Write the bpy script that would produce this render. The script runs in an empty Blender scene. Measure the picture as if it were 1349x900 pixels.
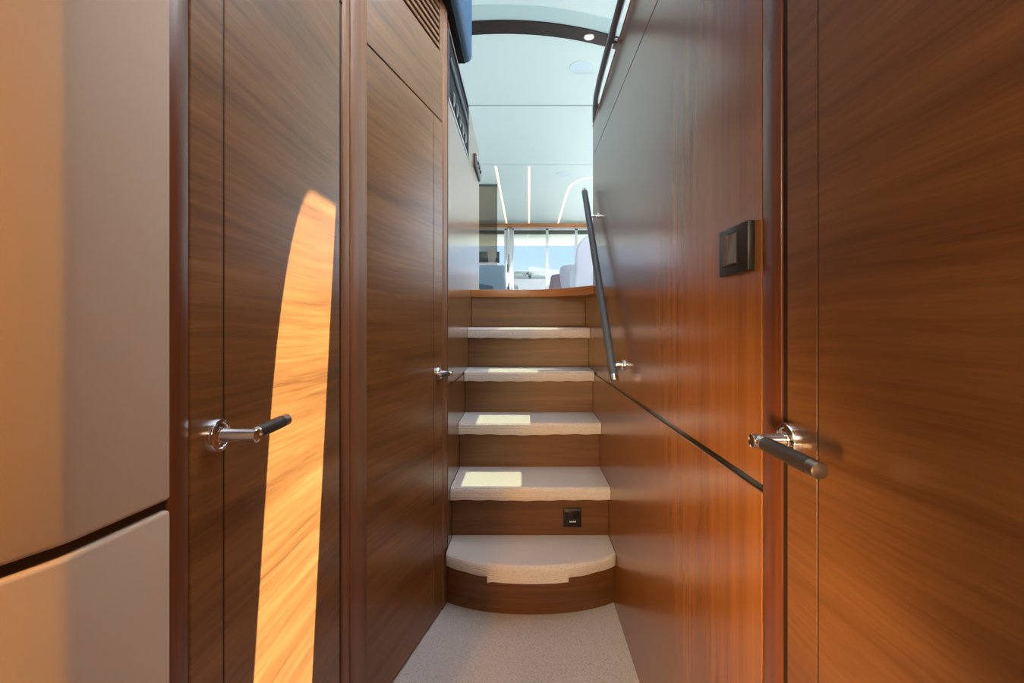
import bpy, bmesh, math, random
from mathutils import Vector, Matrix
random.seed(7)
PI = math.pi
E = 1.008                      # eye height above the lower carpet
SC = bpy.context.scene
COL = SC.collection

# ------------------------------------------------------------------ camera
cam_d = bpy.data.cameras.new('camera')
cam_d.sensor_width = 36.0
cam_d.lens = 660.0 / 1349.0 * 36.0
cam_d.shift_x = -15.5 / 1349.0
cam_d.shift_y = -23.0 / 1349.0
cam_d.clip_start = 0.02
cam_d.clip_end = 500
cam = bpy.data.objects.new('camera', cam_d)
cam.location = (0, 0, E)
cam.rotation_euler = (PI / 2, 0, 0)
COL.objects.link(cam)
SC.camera = cam
SC.cycles.caustics_reflective = False

# ------------------------------------------------------------------ view / exposure
vs = SC.view_settings
SC.display_settings.display_device = 'sRGB'
vs.view_transform = 'Standard'
vs.look = 'None'
vs.gamma = 1.0
vs.use_curve_mapping = False
vs.exposure = 0.0

# ------------------------------------------------------------------ world sky
w = bpy.data.worlds.new('sky')
SC.world = w
w.use_nodes = True
nt = w.node_tree
nt.nodes.clear()
tc = nt.nodes.new('ShaderNodeTexCoord')
sx = nt.nodes.new('ShaderNodeSeparateXYZ')
rp = nt.nodes.new('ShaderNodeValToRGB')
rp.color_ramp.elements[0].position = 0.0
rp.color_ramp.elements[0].color = (0.78, 0.88, 0.96, 1)
rp.color_ramp.elements[1].position = 0.13
rp.color_ramp.elements[1].color = (0.50, 0.72, 0.98, 1)
bg = nt.nodes.new('ShaderNodeBackground')
bg.inputs['Strength'].default_value = 1.25
wo = nt.nodes.new('ShaderNodeOutputWorld')
nt.links.new(tc.outputs['Generated'], sx.inputs[0])
nt.links.new(sx.outputs['Z'], rp.inputs[0])
nt.links.new(rp.outputs[0], bg.inputs['Color'])
nt.links.new(bg.outputs[0], wo.inputs['Surface'])

# ------------------------------------------------------------------ sun and daylight
SUNV = Vector((0.187, 0.13, 1.0)).normalized()
sd = bpy.data.lights.new('sun', 'SUN')
sd.energy = 112.0
sd.angle = math.radians(0.12)
sd.color = (1.0, 0.93, 0.80)
so = bpy.data.objects.new('sun', sd)
so.rotation_euler = SUNV.to_track_quat('Z', 'Y').to_euler()
so.location = (1, 1, 6)
COL.objects.link(so)


def area(name, loc, aim, sx_, sy_, power, color):
    l = bpy.data.lights.new(name, 'AREA')
    l.shape = 'RECTANGLE'
    l.size, l.size_y = sx_, sy_
    l.energy = power
    l.color = color
    o = bpy.data.objects.new(name, l)
    o.location = loc
    d = Vector(aim) - Vector(loc)
    o.rotation_euler = d.to_track_quat('-Z', 'Y').to_euler()
    COL.objects.link(o)
    return o


# daylight entering by the saloon side windows and the windscreen, plus an overhead fill
area('window_daylight', (-2.12, 6.3, E + 1.25), (0, 6.3, E + 1.1), 7.4, 0.9, 27, (0.90, 0.97, 1.0))
area('window_daylight', (2.12, 6.3, E + 1.25), (0, 6.3, E + 1.1), 7.4, 0.9, 50, (0.90, 0.97, 1.0))
area('windscreen_daylight', (0.0, -1.05, E + 1.62), (0.0, 2.2, E + 0.6), 3.0, 0.75, 45, (0.92, 0.92, 1.0))
area('overhead_fill', (0.6, 1.3, E + 2.06), (0.4, 1.3, E), 2.6, 2.0, 105, (0.84, 0.88, 1.0))  # added cool fill under the closed ceiling, lifts the corridor
# cabin reading lamp behind the camera, and added fill lamps
def point_fill(name, loc, power, color, radius):
    l = bpy.data.lights.new(name, 'POINT')
    l.energy = power
    l.color = color
    l.shadow_soft_size = radius
    o = bpy.data.objects.new(name, l)
    o.location = loc
    COL.objects.link(o)
l = bpy.data.lights.new('cabin_reading_lamp', 'SPOT')
l.energy = 62
l.color = (1.0, 0.40, 0.0)
l.shadow_soft_size = 0.025
l.spot_size = math.radians(76)
l.spot_blend = 0.2
o = bpy.data.objects.new('cabin_reading_lamp', l)
o.location = (-0.575, -0.32, E + 0.04)
o.rotation_euler = Vector((0, -1, 0)).to_track_quat('Z', 'Y').to_euler()
COL.objects.link(o)
point_fill('cabin_low_fill', (-0.10, -1.0, E - 0.35), 14, (1.0, 0.66, 0.34), 0.10)  # added warm fill low in the cabin, brightens the right side
point_fill('cabin_side_fill', (0.18, -0.6, E + 0.45), 26, (1.0, 0.74, 0.46), 0.10)  # added warm fill for the left doors and cream panel
l = bpy.data.lights.new('right_wall_fill', 'SPOT')  # added spot that warms the right wall and door
l.energy = 120
l.color = (1.0, 0.60, 0.26)
l.shadow_soft_size = 0.10
l.spot_size = math.radians(66)
l.spot_blend = 1.0
o = bpy.data.objects.new('right_wall_fill', l)
o.location = (-0.24, -0.005, E - 0.30)
o.rotation_euler = Vector((-0.61, -1.0, 0.10)).to_track_quat('Z', 'Y').to_euler()
COL.objects.link(o)
area('cabin_top_fill', (-0.15, -0.75, E + 0.86), (0.1, 0.6, E - 0.6), 0.5, 0.5, 7.0, (1.0, 0.93, 0.82))  # added soft fill from above at the cabin end

# ================================================================== helpers
def tag(o, label=None, cat=None, group=None, kind=None):
    if label: o['label'] = label
    if cat: o['category'] = cat
    if group: o['group'] = group
    if kind: o['kind'] = kind
    return o


def root_of(o):
    while o.parent: o = o.parent
    return o


def empty(name, loc, label, cat, group=None):
    o = bpy.data.objects.new(name, None)
    o.location = loc
    o.empty_display_size = 0.1
    COL.objects.link(o)
    return tag(o, label, cat, group)


class MB:
    def __init__(self):
        self.bm = bmesh.new()

    def add(self, other, M=None):
        me = bpy.data.meshes.new('tmp')
        other.to_mesh(me)
        other.free()
        if M is not None: me.transform(M)
        self.bm.from_mesh(me)
        bpy.data.meshes.remove(me)
        return self

    def box(self, a, b, bev=0.0, seg=2, M=None):
        bm = bmesh.new()
        bmesh.ops.create_cube(bm, size=1.0)
        lo = [min(a[i], b[i]) for i in range(3)]
        hi = [max(a[i], b[i]) for i in range(3)]
        for v in bm.verts:
            v.co = Vector([(lo[i] + hi[i]) / 2 + v.co[i] * (hi[i] - lo[i]) for i in range(3)])
        if bev > 0:
            bmesh.ops.bevel(bm, geom=bm.edges[:], offset=bev, segments=seg, profile=0.5, affect='EDGES')
        return self.add(bm, M)

    def prism(self, pts, axis, a, b, bev=0.0, seg=2, M=None, smooth_only=None):
        """polygon pts extruded along axis 'x','y','z' from a to b. pts are the other two coords in order."""
        bm = bmesh.new()
        def mk(p, t):
            if axis == 'x': return (t, p[0], p[1])
            if axis == 'y': return (p[0], t, p[1])
            return (p[0], p[1], t)
        v0 = [bm.verts.new(mk(p, a)) for p in pts]
        v1 = [bm.verts.new(mk(p, b)) for p in pts]
        n = len(pts)
        bm.faces.new(v0)
        bm.faces.new(v1[::-1])
        for i in range(n):
            bm.faces.new((v0[i], v1[i], v1[(i + 1) % n], v0[(i + 1) % n]))
        bmesh.ops.recalc_face_normals(bm, faces=bm.faces[:])
        if bev > 0:
            es = [e for e in bm.edges if len(e.link_faces) == 2 and e.calc_face_angle(0) > 0.6]
            bmesh.ops.bevel(bm, geom=es, offset=bev, segments=seg, profile=0.5, affect='EDGES')
        return self.add(bm, M)

    def tube(self, pts, r, n=20, caps=True):
        """r: float or list"""
        pts = [Vector(p) for p in pts]
        bm = bmesh.new()
        rings = []
        up = None
        for i, p in enumerate(pts):
            if i == 0: t = pts[1] - pts[0]
            elif i == len(pts) - 1: t = pts[-1] - pts[-2]
            else: t = (pts[i + 1] - pts[i]).normalized() + (pts[i] - pts[i - 1]).normalized()
            t.normalize()
            if up is None:
                up = Vector((0, 0, 1)) if abs(t.z) < 0.9 else Vector((1, 0, 0))
            x = t.cross(up)
            if x.length < 1e-6: x = t.orthogonal()
            x.normalize()
            y = x.cross(t).normalized()
            up = y
            rr = r[i] if isinstance(r, (list, tuple)) else r
            rings.append([bm.verts.new(p + x * rr * math.cos(2 * PI * k / n) + y * rr * math.sin(2 * PI * k / n)) for k in range(n)])
        for a, b in zip(rings, rings[1:]):
            for k in range(n):
                bm.faces.new((a[k], a[(k + 1) % n], b[(k + 1) % n], b[k]))
        if caps:
            bm.faces.new(rings[0][::-1])
            bm.faces.new(rings[-1])
        bmesh.ops.recalc_face_normals(bm, faces=bm.faces[:])
        return self.add(bm)

    def lathe(self, prof, n, origin, axis):
        """prof: list of (radius, height along axis)"""
        q = Vector(axis).normalized().to_track_quat('Z', 'Y').to_matrix()
        o = Vector(origin)
        bm = bmesh.new()
        rings = []
        for r, h in prof:
            if r < 1e-6:
                rings.append([bm.verts.new(o + q @ Vector((0, 0, h)))])
            else:
                rings.append([bm.verts.new(o + q @ Vector((r * math.cos(2 * PI * k / n), r * math.sin(2 * PI * k / n), h))) for k in range(n)])
        for a, b in zip(rings, rings[1:]):
            for k in range(n):
                k2 = (k + 1) % n
                if len(a) == 1 and len(b) == 1: continue
                if len(a) == 1: bm.faces.new((a[0], b[k2], b[k]))
                elif len(b) == 1: bm.faces.new((a[k], a[k2], b[0]))
                else: bm.faces.new((a[k], a[k2], b[k2], b[k]))
        bmesh.ops.recalc_face_normals(bm, faces=bm.faces[:])
        return self.add(bm)

    def grid(self, rows):
        """rows: list of lists of points -> sheet"""
        bm = bmesh.new()
        vv = [[bm.verts.new(p) for p in r] for r in rows]
        for a, b in zip(vv, vv[1:]):
            for i in range(len(a) - 1):
                bm.faces.new((a[i], a[i + 1], b[i + 1], b[i]))
        return self.add(bm)

    def build(self, name, m, parent=None, smooth=35):
        me = bpy.data.meshes.new(name)
        bm = self.bm
        for f in bm.faces: f.smooth = True
        lim = math.radians(smooth)
        for e in bm.edges:
            if len(e.link_faces) == 2 and e.calc_face_angle(0) > lim: e.smooth = False
        bm.to_mesh(me)
        bm.free()
        o = bpy.data.objects.new(name, me)
        me.materials.append(m)
        COL.objects.link(o)
        if parent is not None:
            o.parent = parent
            me.transform(Matrix.Translation(-root_of(parent).location))
        return o


def H(h): return E + h

# ================================================================== materials
def newmat(name):
    m = bpy.data.materials.new(name)
    m.use_nodes = True
    nt = m.node_tree
    b = nt.nodes['Principled BSDF']
    return m, nt, b


def plain(name, col, rough=0.5, metal=0.0, spec=0.5, coat=0.0, bump=0.0, bscale=300, var=0.0):
    m, nt, b = newmat(name)
    b.inputs['Base Color'].default_value = (*col, 1)
    b.inputs['Roughness'].default_value = rough
    b.inputs['Metallic'].default_value = metal
    b.inputs['Specular IOR Level'].default_value = spec
    b.inputs['Coat Weight'].default_value = coat
    if bump or var:
        t = nt.nodes.new('ShaderNodeTexCoord')
        n = nt.nodes.new('ShaderNodeTexNoise')
        n.inputs['Scale'].default_value = bscale
        n.inputs['Detail'].default_value = 3
        nt.links.new(t.outputs['Object'], n.inputs['Vector'])
        if bump:
            bp = nt.nodes.new('ShaderNodeBump')
            bp.inputs['Strength'].default_value = bump
            bp.inputs['Distance'].default_value = 0.002
            nt.links.new(n.outputs[0], bp.inputs['Height'])
            nt.links.new(bp.outputs[0], b.inputs['Normal'])
        if var:
            mx = nt.nodes.new('ShaderNodeMix')
            mx.data_type = 'RGBA'
            mx.inputs[6].default_value = (*[c * (1 - var) for c in col], 1)
            mx.inputs[7].default_value = (*[min(1, c * (1 + var)) for c in col], 1)
            nt.links.new(n.outputs[0], mx.inputs[0])
            nt.links.new(mx.outputs[2], b.inputs['Base Color'])
    return m


def emit(name, col, s):
    m, nt, b = newmat(name)
    b.inputs['Base Color'].default_value = (*col, 1)
    b.inputs['Emission Color'].default_value = (*col, 1)
    b.inputs['Emission Strength'].default_value = s
    return m


def wood(name, dark, mid, light, grain='h', rough=0.3, fine=1.0, wav=0.03, seed=0.0, spec=0.5, broad=1.0, coat=0.0, coat_r=0.14):
    m, nt, b = newmat(name)
    L = nt.links.new
    N = nt.nodes.new
    t = N('ShaderNodeTexCoord')
    off = N('ShaderNodeVectorMath'); off.operation = 'ADD'
    off.inputs[1].default_value = (seed, seed * 1.7, seed * 0.6)
    L(t.outputs['Object'], off.inputs[0])
    # wandering of the grain
    wn = N('ShaderNodeTexNoise'); wn.inputs['Scale'].default_value = 1.6; wn.inputs['Detail'].default_value = 2
    L(off.outputs[0], wn.inputs['Vector'])
    ws = N('ShaderNodeVectorMath'); ws.operation = 'SUBTRACT'; ws.inputs[1].default_value = (0.5, 0.5, 0.5)
    L(wn.outputs['Color'], ws.inputs[0])
    wm = N('ShaderNodeVectorMath'); wm.operation = 'SCALE'; wm.inputs['Scale'].default_value = wav
    L(ws.outputs[0], wm.inputs[0])
    wa = N('ShaderNodeVectorMath'); wa.operation = 'ADD'
    L(off.outputs[0], wa.inputs[0]); L(wm.outputs[0], wa.inputs[1])

    def layer(lo, hi, detail, rgh=0.55, dist=0.0):
        mp = N('ShaderNodeMapping')
        mp.inputs['Scale'].default_value = (lo, lo, hi) if grain == 'h' else (hi, hi, lo)
        L(wa.outputs[0], mp.inputs['Vector'])
        n = N('ShaderNodeTexNoise'); n.inputs['Scale'].default_value = 1.0
        n.inputs['Detail'].default_value = detail; n.inputs['Roughness'].default_value = rgh
        n.inputs['Distortion'].default_value = dist
        L(mp.outputs[0], n.inputs['Vector'])
        return n
    a = layer(0.9, 16 * fine * broad, 4, 0.6, 0.25)
    c = layer(2.5, 90 * fine, 4, 0.6)
    d = layer(14, 420 * fine, 2, 0.6)
    def scale(n, k):
        x = N('ShaderNodeMath'); x.operation = 'MULTIPLY'; x.inputs[1].default_value = k
        L(n.outputs[0], x.inputs[0]); return x
    s1, s2, s3 = scale(a, 0.46), scale(c, 0.33), scale(d, 0.21)
    p = N('ShaderNodeMath'); L(s1.outputs[0], p.inputs[0]); L(s2.outputs[0], p.inputs[1])
    q = N('ShaderNodeMath'); L(p.outputs[0], q.inputs[0]); L(s3.outputs[0], q.inputs[1])
    r = N('ShaderNodeValToRGB')
    e = r.color_ramp.elements
    e[0].position = 0.355; e[0].color = (*dark, 1)
    e[1].position = 0.655; e[1].color = (*light, 1)
    k = e.new(0.5); k.color = (*mid, 1)
    L(q.outputs[0], r.inputs[0])
    L(r.outputs[0], b.inputs['Base Color'])
    b.inputs['Roughness'].default_value = rough
    b.inputs['Specular IOR Level'].default_value = spec
    b.inputs['Coat Weight'].default_value = coat
    b.inputs['Coat Roughness'].default_value = coat_r
    bp = N('ShaderNodeBump'); bp.inputs['Strength'].default_value = 0.06; bp.inputs['Distance'].default_value = 0.001
    L(d.outputs[0], bp.inputs['Height']); L(bp.outputs[0], b.inputs['Normal'])
    return m


def carpet(name, c1, c2, ribs=None):
    m, nt, b = newmat(name)
    L = nt.links.new
    N = nt.nodes.new
    t = N('ShaderNodeTexCoord')
    v = N('ShaderNodeTexVoronoi'); v.inputs['Scale'].default_value = 190
    L(t.outputs['Object'], v.inputs['Vector'])
    n = N('ShaderNodeTexNoise'); n.inputs['Scale'].default_value = 140; n.inputs['Detail'].default_value = 4
    L(t.outputs['Object'], n.inputs['Vector'])
    ad = N('ShaderNodeMath'); L(v.outputs['Distance'], ad.inputs[0]); L(n.outputs[0], ad.inputs[1])
    src = ad
    if ribs:
        wv = N('ShaderNodeTexWave'); wv.bands_direction = 'Z'; wv.inputs['Scale'].default_value = ribs
        wv.inputs['Distortion'].default_value = 1.5; wv.inputs['Detail Scale'].default_value = 8
        L(t.outputs['Object'], wv.inputs['Vector'])
        mm = N('ShaderNodeMath'); mm.operation = 'MULTIPLY_ADD'; mm.inputs[1].default_value = 0.75
        L(wv.outputs[0], mm.inputs[0]); L(ad.outputs[0], mm.inputs[2])
        src = mm
    r = N('ShaderNodeValToRGB')
    e = r.color_ramp.elements
    e[0].position = 0.45; e[0].color = (*c1, 1)
    e[1].position = 1.15 if not ribs else 1.35; e[1].color = (*c2, 1)
    L(src.outputs[0], r.inputs[0])
    L(r.outputs[0], b.inputs['Base Color'])
    b.inputs['Roughness'].default_value = 0.95
    b.inputs['Specular IOR Level'].default_value = 0.1
    b.inputs['Sheen Weight'].default_value = 0.15
    bp = N('ShaderNodeBump'); bp.inputs['Strength'].default_value = 0.5; bp.inputs['Distance'].default_value = 0.003
    L(src.outputs[0], bp.inputs['Height']); L(bp.outputs[0], b.inputs['Normal'])
    return m


def thin_glass(name, tint, refl_rough=0.02, refl=1.0):
    m = bpy.data.materials.new(name)
    m.use_nodes = True
    nt = m.node_tree
    nt.nodes.clear()
    L = nt.links.new
    N = nt.nodes.new
    tr = N('ShaderNodeBsdfTransparent'); tr.inputs[0].default_value = (*tint, 1)
    gl = N('ShaderNodeBsdfGlossy'); gl.inputs['Roughness'].default_value = refl_rough
    fr = N('ShaderNodeFresnel'); fr.inputs[0].default_value = 1.5
    mx = N('ShaderNodeMixShader')
    out = N('ShaderNodeOutputMaterial')
    L(fr.outputs[0], mx.inputs[0]); L(tr.outputs[0], mx.inputs[1]); L(gl.outputs[0], mx.inputs[2])
    L(mx.outputs[0], out.inputs['Surface'])
    return m


WD, WM_, WL = (0.095, 0.036, 0.0085), (0.185, 0.077, 0.019), (0.28, 0.128, 0.036)
M = {}
M['door_wood'] = wood('walnut_horizontal', WD, WM_, WL, 'h', 0.34)
M['door_wood2'] = wood('walnut_horizontal_b', WD, WM_, WL, 'h', 0.32, seed=3.1)
M['door_wood3'] = wood('walnut_horizontal_c', (0.085, 0.031, 0.008), (0.15, 0.060, 0.0165), (0.215, 0.094, 0.028), 'h', 0.36, seed=7.7, wav=0.06)
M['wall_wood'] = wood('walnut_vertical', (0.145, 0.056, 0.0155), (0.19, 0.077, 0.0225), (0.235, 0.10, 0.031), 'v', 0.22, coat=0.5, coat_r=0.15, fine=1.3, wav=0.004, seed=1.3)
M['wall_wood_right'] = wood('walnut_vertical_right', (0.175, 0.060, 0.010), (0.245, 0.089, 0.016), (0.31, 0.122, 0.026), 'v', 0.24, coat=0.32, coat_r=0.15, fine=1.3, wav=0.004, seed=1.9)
M['post_wood'] = wood('walnut_post', (0.14, 0.05, 0.017), (0.23, 0.09, 0.03), (0.34, 0.15, 0.055), 'v', 0.45, wav=0.02, seed=5.2)
M['dark_post'] = wood('dark_walnut_post', (0.085, 0.024, 0.008), (0.14, 0.042, 0.013), (0.19, 0.064, 0.021), 'v', 0.3, wav=0.02, seed=2.2)
M['riser_wood'] = wood('walnut_riser', (0.07, 0.029, 0.010), (0.125, 0.053, 0.018), (0.185, 0.083, 0.030), 'h', 0.36, seed=4.4, broad=1.6)
M['nosing_wood'] = wood('teak_nosing', (0.22, 0.085, 0.03), (0.36, 0.15, 0.055), (0.48, 0.23, 0.10), 'h', 0.3, seed=9.0)
M['gap'] = plain('dark_gap', (0.012, 0.006, 0.004), 0.6)
M['black_gloss'] = plain('black_gloss', (0.012, 0.010, 0.009), 0.16)
M['black'] = plain('black_satin', (0.012, 0.013, 0.016), 0.38, bump=0.1, bscale=900)
M['cap'] = plain('darkened_chrome_cap', (0.36, 0.31, 0.28), 0.3, 1.0)  # chrome toned down, the dark cabin's reflection put in its colour
M['matt_black'] = plain('matt_black', (0.008, 0.008, 0.010), 0.55, spec=0.08)
M['slate'] = plain('slate_blue', (0.03, 0.045, 0.075), 0.4, spec=0.3)
M['chrome'] = plain('chrome', (0.86, 0.86, 0.88), 0.06, 1.0)
M['steel'] = plain('brushed_steel', (0.62, 0.63, 0.65), 0.25, 1.0)
M['leather'] = plain('dark_leather_grip', (0.025, 0.022, 0.021), 0.45, bump=0.25, bscale=800)
M['band'] = plain('dark_brown_band', (0.022, 0.012, 0.010), 0.3, spec=0.22)
M['rail_leather'] = plain('slate_leather', (0.085, 0.10, 0.125), 0.42, bump=0.2, bscale=900)
M['rail_dark'] = plain('dark_bronze', (0.10, 0.10, 0.115), 0.35, 0.5)
M['pad'] = plain('navy_leather', (0.012, 0.072, 0.165), 0.5, spec=0.25, bump=0.15, bscale=500)
M['cream'] = plain('cream_fabric', (0.57, 0.475, 0.375), 0.75, spec=0.2, bump=0.10, bscale=1500, var=0.05)
M['ceil'] = plain('pale_ceiling', (0.63, 0.76, 0.75), 0.55, spec=0.3)
M['ceil2'] = plain('pale_ceiling_front', (0.42, 0.56, 0.56), 0.6, spec=0.2)
M['ceil_gap'] = plain('ceiling_seam', (0.10, 0.13, 0.13), 0.7)
M['white'] = plain('off_white', (0.78, 0.79, 0.80), 0.5)
M['white_fabric'] = plain('white_fabric', (0.74, 0.73, 0.78), 0.8, bump=0.2, bscale=400)
M['mauve'] = plain('mauve_fabric', (0.30, 0.22, 0.25), 0.8, bump=0.2, bscale=400)
M['lilac'] = plain('pale_lilac_fabric', (0.55, 0.53, 0.62), 0.8, bump=0.2, bscale=400)
M['bluegrey'] = plain('blue_grey_fabric', (0.17, 0.235, 0.29), 0.8, bump=0.2, bscale=400)
M['navy'] = plain('dark_blue_fabric', (0.05, 0.08, 0.11), 0.7)
M['hull'] = plain('white_hull', (0.8, 0.8, 0.8), 0.4)
M['overhang'] = plain('overhang_lining', (0.20, 0.25, 0.24), 0.6)
M['carpet'] = carpet('woven_carpet', (0.40, 0.37, 0.37), (0.60, 0.565, 0.57))
M['carpet_rib'] = carpet('ribbed_carpet', (0.30, 0.275, 0.27), (0.64, 0.60, 0.60), 48)
M['sal_floor'] = plain('pale_saloon_carpet', (0.5, 0.5, 0.5), 0.9)
M['led'] = emit('warm_led', (1.0, 0.74, 0.50), 1.15)
M['lens'] = emit('downlight_lens', (1.0, 0.78, 0.45), 8.0)
M['glass'] = thin_glass('clear_glass', (0.93, 0.96, 0.96))
M['smoked'] = thin_glass('smoked_glass', (0.54, 0.49, 0.43))
M['dark_glass'] = plain('dark_glass', (0.006, 0.008, 0.012), 0.06)
M['mark'] = plain('white_print', (0.8, 0.8, 0.8), 0.5)

# ================================================================== SHELL
XL, XR = -0.275, 0.325           # stair walls
XD = -0.393                      # left door wall
CH = 2.1                         # ceiling above the eye

# lower carpet floor
o = MB().box((-0.95, -1.6, -0.06), (0.36, 2.72, 0.0)).build('floor', M['carpet'])
tag(o, 'grey woven carpet on the lower corridor floor', 'floor', kind='structure')

# ---- right wall
def right_top(y): return 0.985 - 0.0597 * (y - 1.521)
m = MB()
m.prism([(0.684, 0.0), (2.66, 0.0), (2.66, H(-0.2305)), (0.684, H(-0.2305))], 'x', XR, XR + 0.06, 0.001, 1)
m.prism([(0.684, H(-0.2195)), (2.66, H(-0.2195)), (2.66, H(0.174)), (2.357, H(0.174)), (2.357, H(0.784)), (0.684, H(0.784))], 'x', XR, XR + 0.06, 0.001, 1)
m.prism([(0.684, H(0.787)), (2.357, H(0.787)), (2.357, H(right_top(2.357) - 0.006)), (0.684, H(right_top(0.684) - 0.006))], 'x', XR, XR + 0.06, 0.001, 1)
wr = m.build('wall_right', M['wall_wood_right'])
tag(wr, 'glossy vertical-grained walnut wall on the right of the stairs', 'wall', kind='structure')
MB().box((XR + 0.004, 0.684, H(-0.2315)), (XR + 0.05, 2.655, H(-0.2185))).build('shadow_gap', M['black_gloss'], wr)
MB().box((XR + 0.0006, 0.684, H(0.7835)), (XR + 0.05, 2.355, H(0.7875))).build('panel_seam', M['gap'], wr)
MB().prism([(0.684, H(right_top(0.684) - 0.007)), (2.36, H(right_top(2.36) - 0.007)), (2.36, H(right_top(2.36))), (0.684, H(right_top(0.684)))], 'x', XR - 0.002, XR + 0.062, 0.002, 2).build('cap_strip', M['nosing_wood'], wr)

# right door post, recess and door
tp = MB().box((XR, 0.633, 0.0), (XR + 0.06, 0.6815, H(1.0)), 0.001, 2).build('trim_1', M['dark_post'])
tag(tp, 'reddish walnut door post between the right wall and right door', 'door frame', kind='structure')
MB().box((XR + 0.003, 0.618, 0.0), (XR + 0.05, 0.6325, H(1.0))).build('recess', M['gap'], tp)

d3 = MB()
d3.box((XR, 0.5555, 0.012), (XR + 0.04, 0.6175, H(0.70)), 0.0005, 1)
d3.box((XR, -0.42, 0.012), (XR + 0.04, 0.5525, H(0.70)), 0.0005, 1)
d3 = d3.build('door_3', M['door_wood3'])
tag(d3, 'walnut door in the right wall with a lever handle pointing at the camera', 'door', kind='structure')
MB().box((XR + 0.0006, 0.5522, 0.014), (XR + 0.036, 0.5558, H(0.69))).build('stile_groove', M['gap'], d3)
o = MB().box((XR, -0.42, H(0.704)), (XR + 0.06, 0.66, H(1.0))).build('wall_right_header', M['door_wood3'])
tag(o, 'walnut panel over the right door', 'wall', kind='structure')

# ---- left wall with door 1
fr = MB()
fr.box((XD - 0.05, 0.5535, 0.0), (XD, 0.588, H(0.75)), 0.0015, 2)
fr = fr.build('trim_2', M['dark_post'])
tag(fr, 'dark walnut door post beside the cream panels', 'door frame', kind='structure')
d1 = MB()
d1.box((XD - 0.04, 0.5905, 0.012), (XD, 0.6553, H(0.69)), 0.0012, 1)
d1.box((XD - 0.04, 0.6583, 0.012), (XD, 1.069, H(0.69)), 0.0012, 1)
d1 = d1.build('door_1', M['door_wood'])
tag(d1, 'walnut door with the sunlit streak nearest on the left', 'door', kind='structure')
MB().box((XD - 0.036, 0.6548, 0.014), (XD - 0.0008, 0.6588, H(0.685))).build('stile_groove', M['gap'], d1)
o = MB().box((XD - 0.06, 0.5535, 0.0), (XD - 0.042, 1.12, H(0.75))).box((XD - 0.045, 1.0695, 0.012), (XD - 0.003, 1.0855, H(0.69))).build('wall_left_recess', M['gap'])
tag(o, 'dark recess behind the left door', 'wall', kind='structure')
o = MB().box((XD - 0.05, 0.5535, H(0.695)), (XD, 1.095, H(1.15))).build('wall_left_header', M['door_wood'])
tag(o, 'walnut panel over the near left door', 'wall', kind='structure')
pp = MB()
pp.box((XD - 0.05, 1.086, 0.0), (XD + 0.001, 1.1285, H(1.15)), 0.003, 2)
pp.prism([(XD - 0.05, 1.1315), (XD + 0.003, 1.1315), (XD + 0.004, 1.17), (XD - 0.002, 1.262), (XD - 0.05, 1.262)], 'z', 0.0, H(1.15), 0.002, 2)
pp = pp.build('trim_3', M['post_wood'])
tag(pp, 'pair of walnut posts between the two left doors', 'door frame', kind='structure')

# ---- slanted wall with door 2
A = Vector((-0.397, 1.262, 0.0)); B = Vector((-0.285, 1.762, 0.0))
U = (B - A).normalized(); NV = Vector((U.y, -U.x, 0))
LEN = (B - A).length
MS = Matrix(((U.x, NV.x, 0, A.x), (U.y, NV.y, 0, A.y), (0, 0, 1, 0), (0, 0, 0, 1)))   # local (s, n, z)
def s_of(y): return (y - A.y) / U.y
d2 = MB()
d2.box((0.003, -0.04, 0.012), (s_of(1.683), 0, H(0.707)), 0.0012, 1, MS)
d2.box((s_of(1.6845), -0.04, 0.012), (LEN - 0.002, 0, H(0.707)), 0.0012, 1, MS)
d2 = d2.build('door_2', M['door_wood2'])
tag(d2, 'walnut door angled toward the foot of the stairs on the left', 'door', kind='structure')
MB().box((s_of(1.6825), -0.036, 0.014), (s_of(1.685), -0.0008, H(0.70)), 0, 1, MS).build('stile_groove', M['gap'], d2)
up = MB()
V0, V1 = s_of(1.40), s_of(1.735)
up.box((0.003, -0.04, H(0.711)), (LEN - 0.002, 0, H(0.945)), 0.001, 1, MS)
up.box((0.003, -0.04, H(0.945)), (V0, 0, H(1.138)), 0, 1, MS)
up.box((V1, -0.04, H(0.945)), (LEN - 0.002, 0, H(1.138)), 0, 1, MS)
up.box((V0, -0.04, H(1.125)), (V1, 0, H(1.138)), 0, 1, MS)
up = up.build('wall_left_upper', M['door_wood2'])
tag(up, 'walnut panel above the angled left door', 'wall', kind='structure')
MB().box((0.003, -0.05, 0.0), (LEN, -0.041, H(1.138)), 0, 1, MS).build('recess', M['gap'], up)
# vent grille
vg = empty('vent_grille', tuple(MS @ Vector(((V0 + V1) / 2, 0, H(0.945)))), 'slatted walnut air vent grille above the angled left door', 'vent')
MB().box((V0, -0.038, H(0.945)), (V1, -0.03, H(1.125)), 0, 1, MS).build('backing', M['gap'], vg)
zz = 0.957
while zz < 1.112:
    MB().box((V0, -0.03, H(zz)), (V1, -0.001, H(zz + 0.0125)), 0.0015, 1, MS).build('slat', M['door_wood2'], vg)
    zz += 0.0235
# strip between door 2 and stair wall
o = MB().prism([(-0.2845, 1.764), (-0.2765, 1.817), (-0.335, 1.817), (-0.325, 1.764)], 'z', 0.0, H(1.138), 0.002, 2).build('trim_4', M['post_wood'])
tag(o, 'narrow walnut post beside the left end of the stairs', 'door frame', kind='structure')

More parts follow.
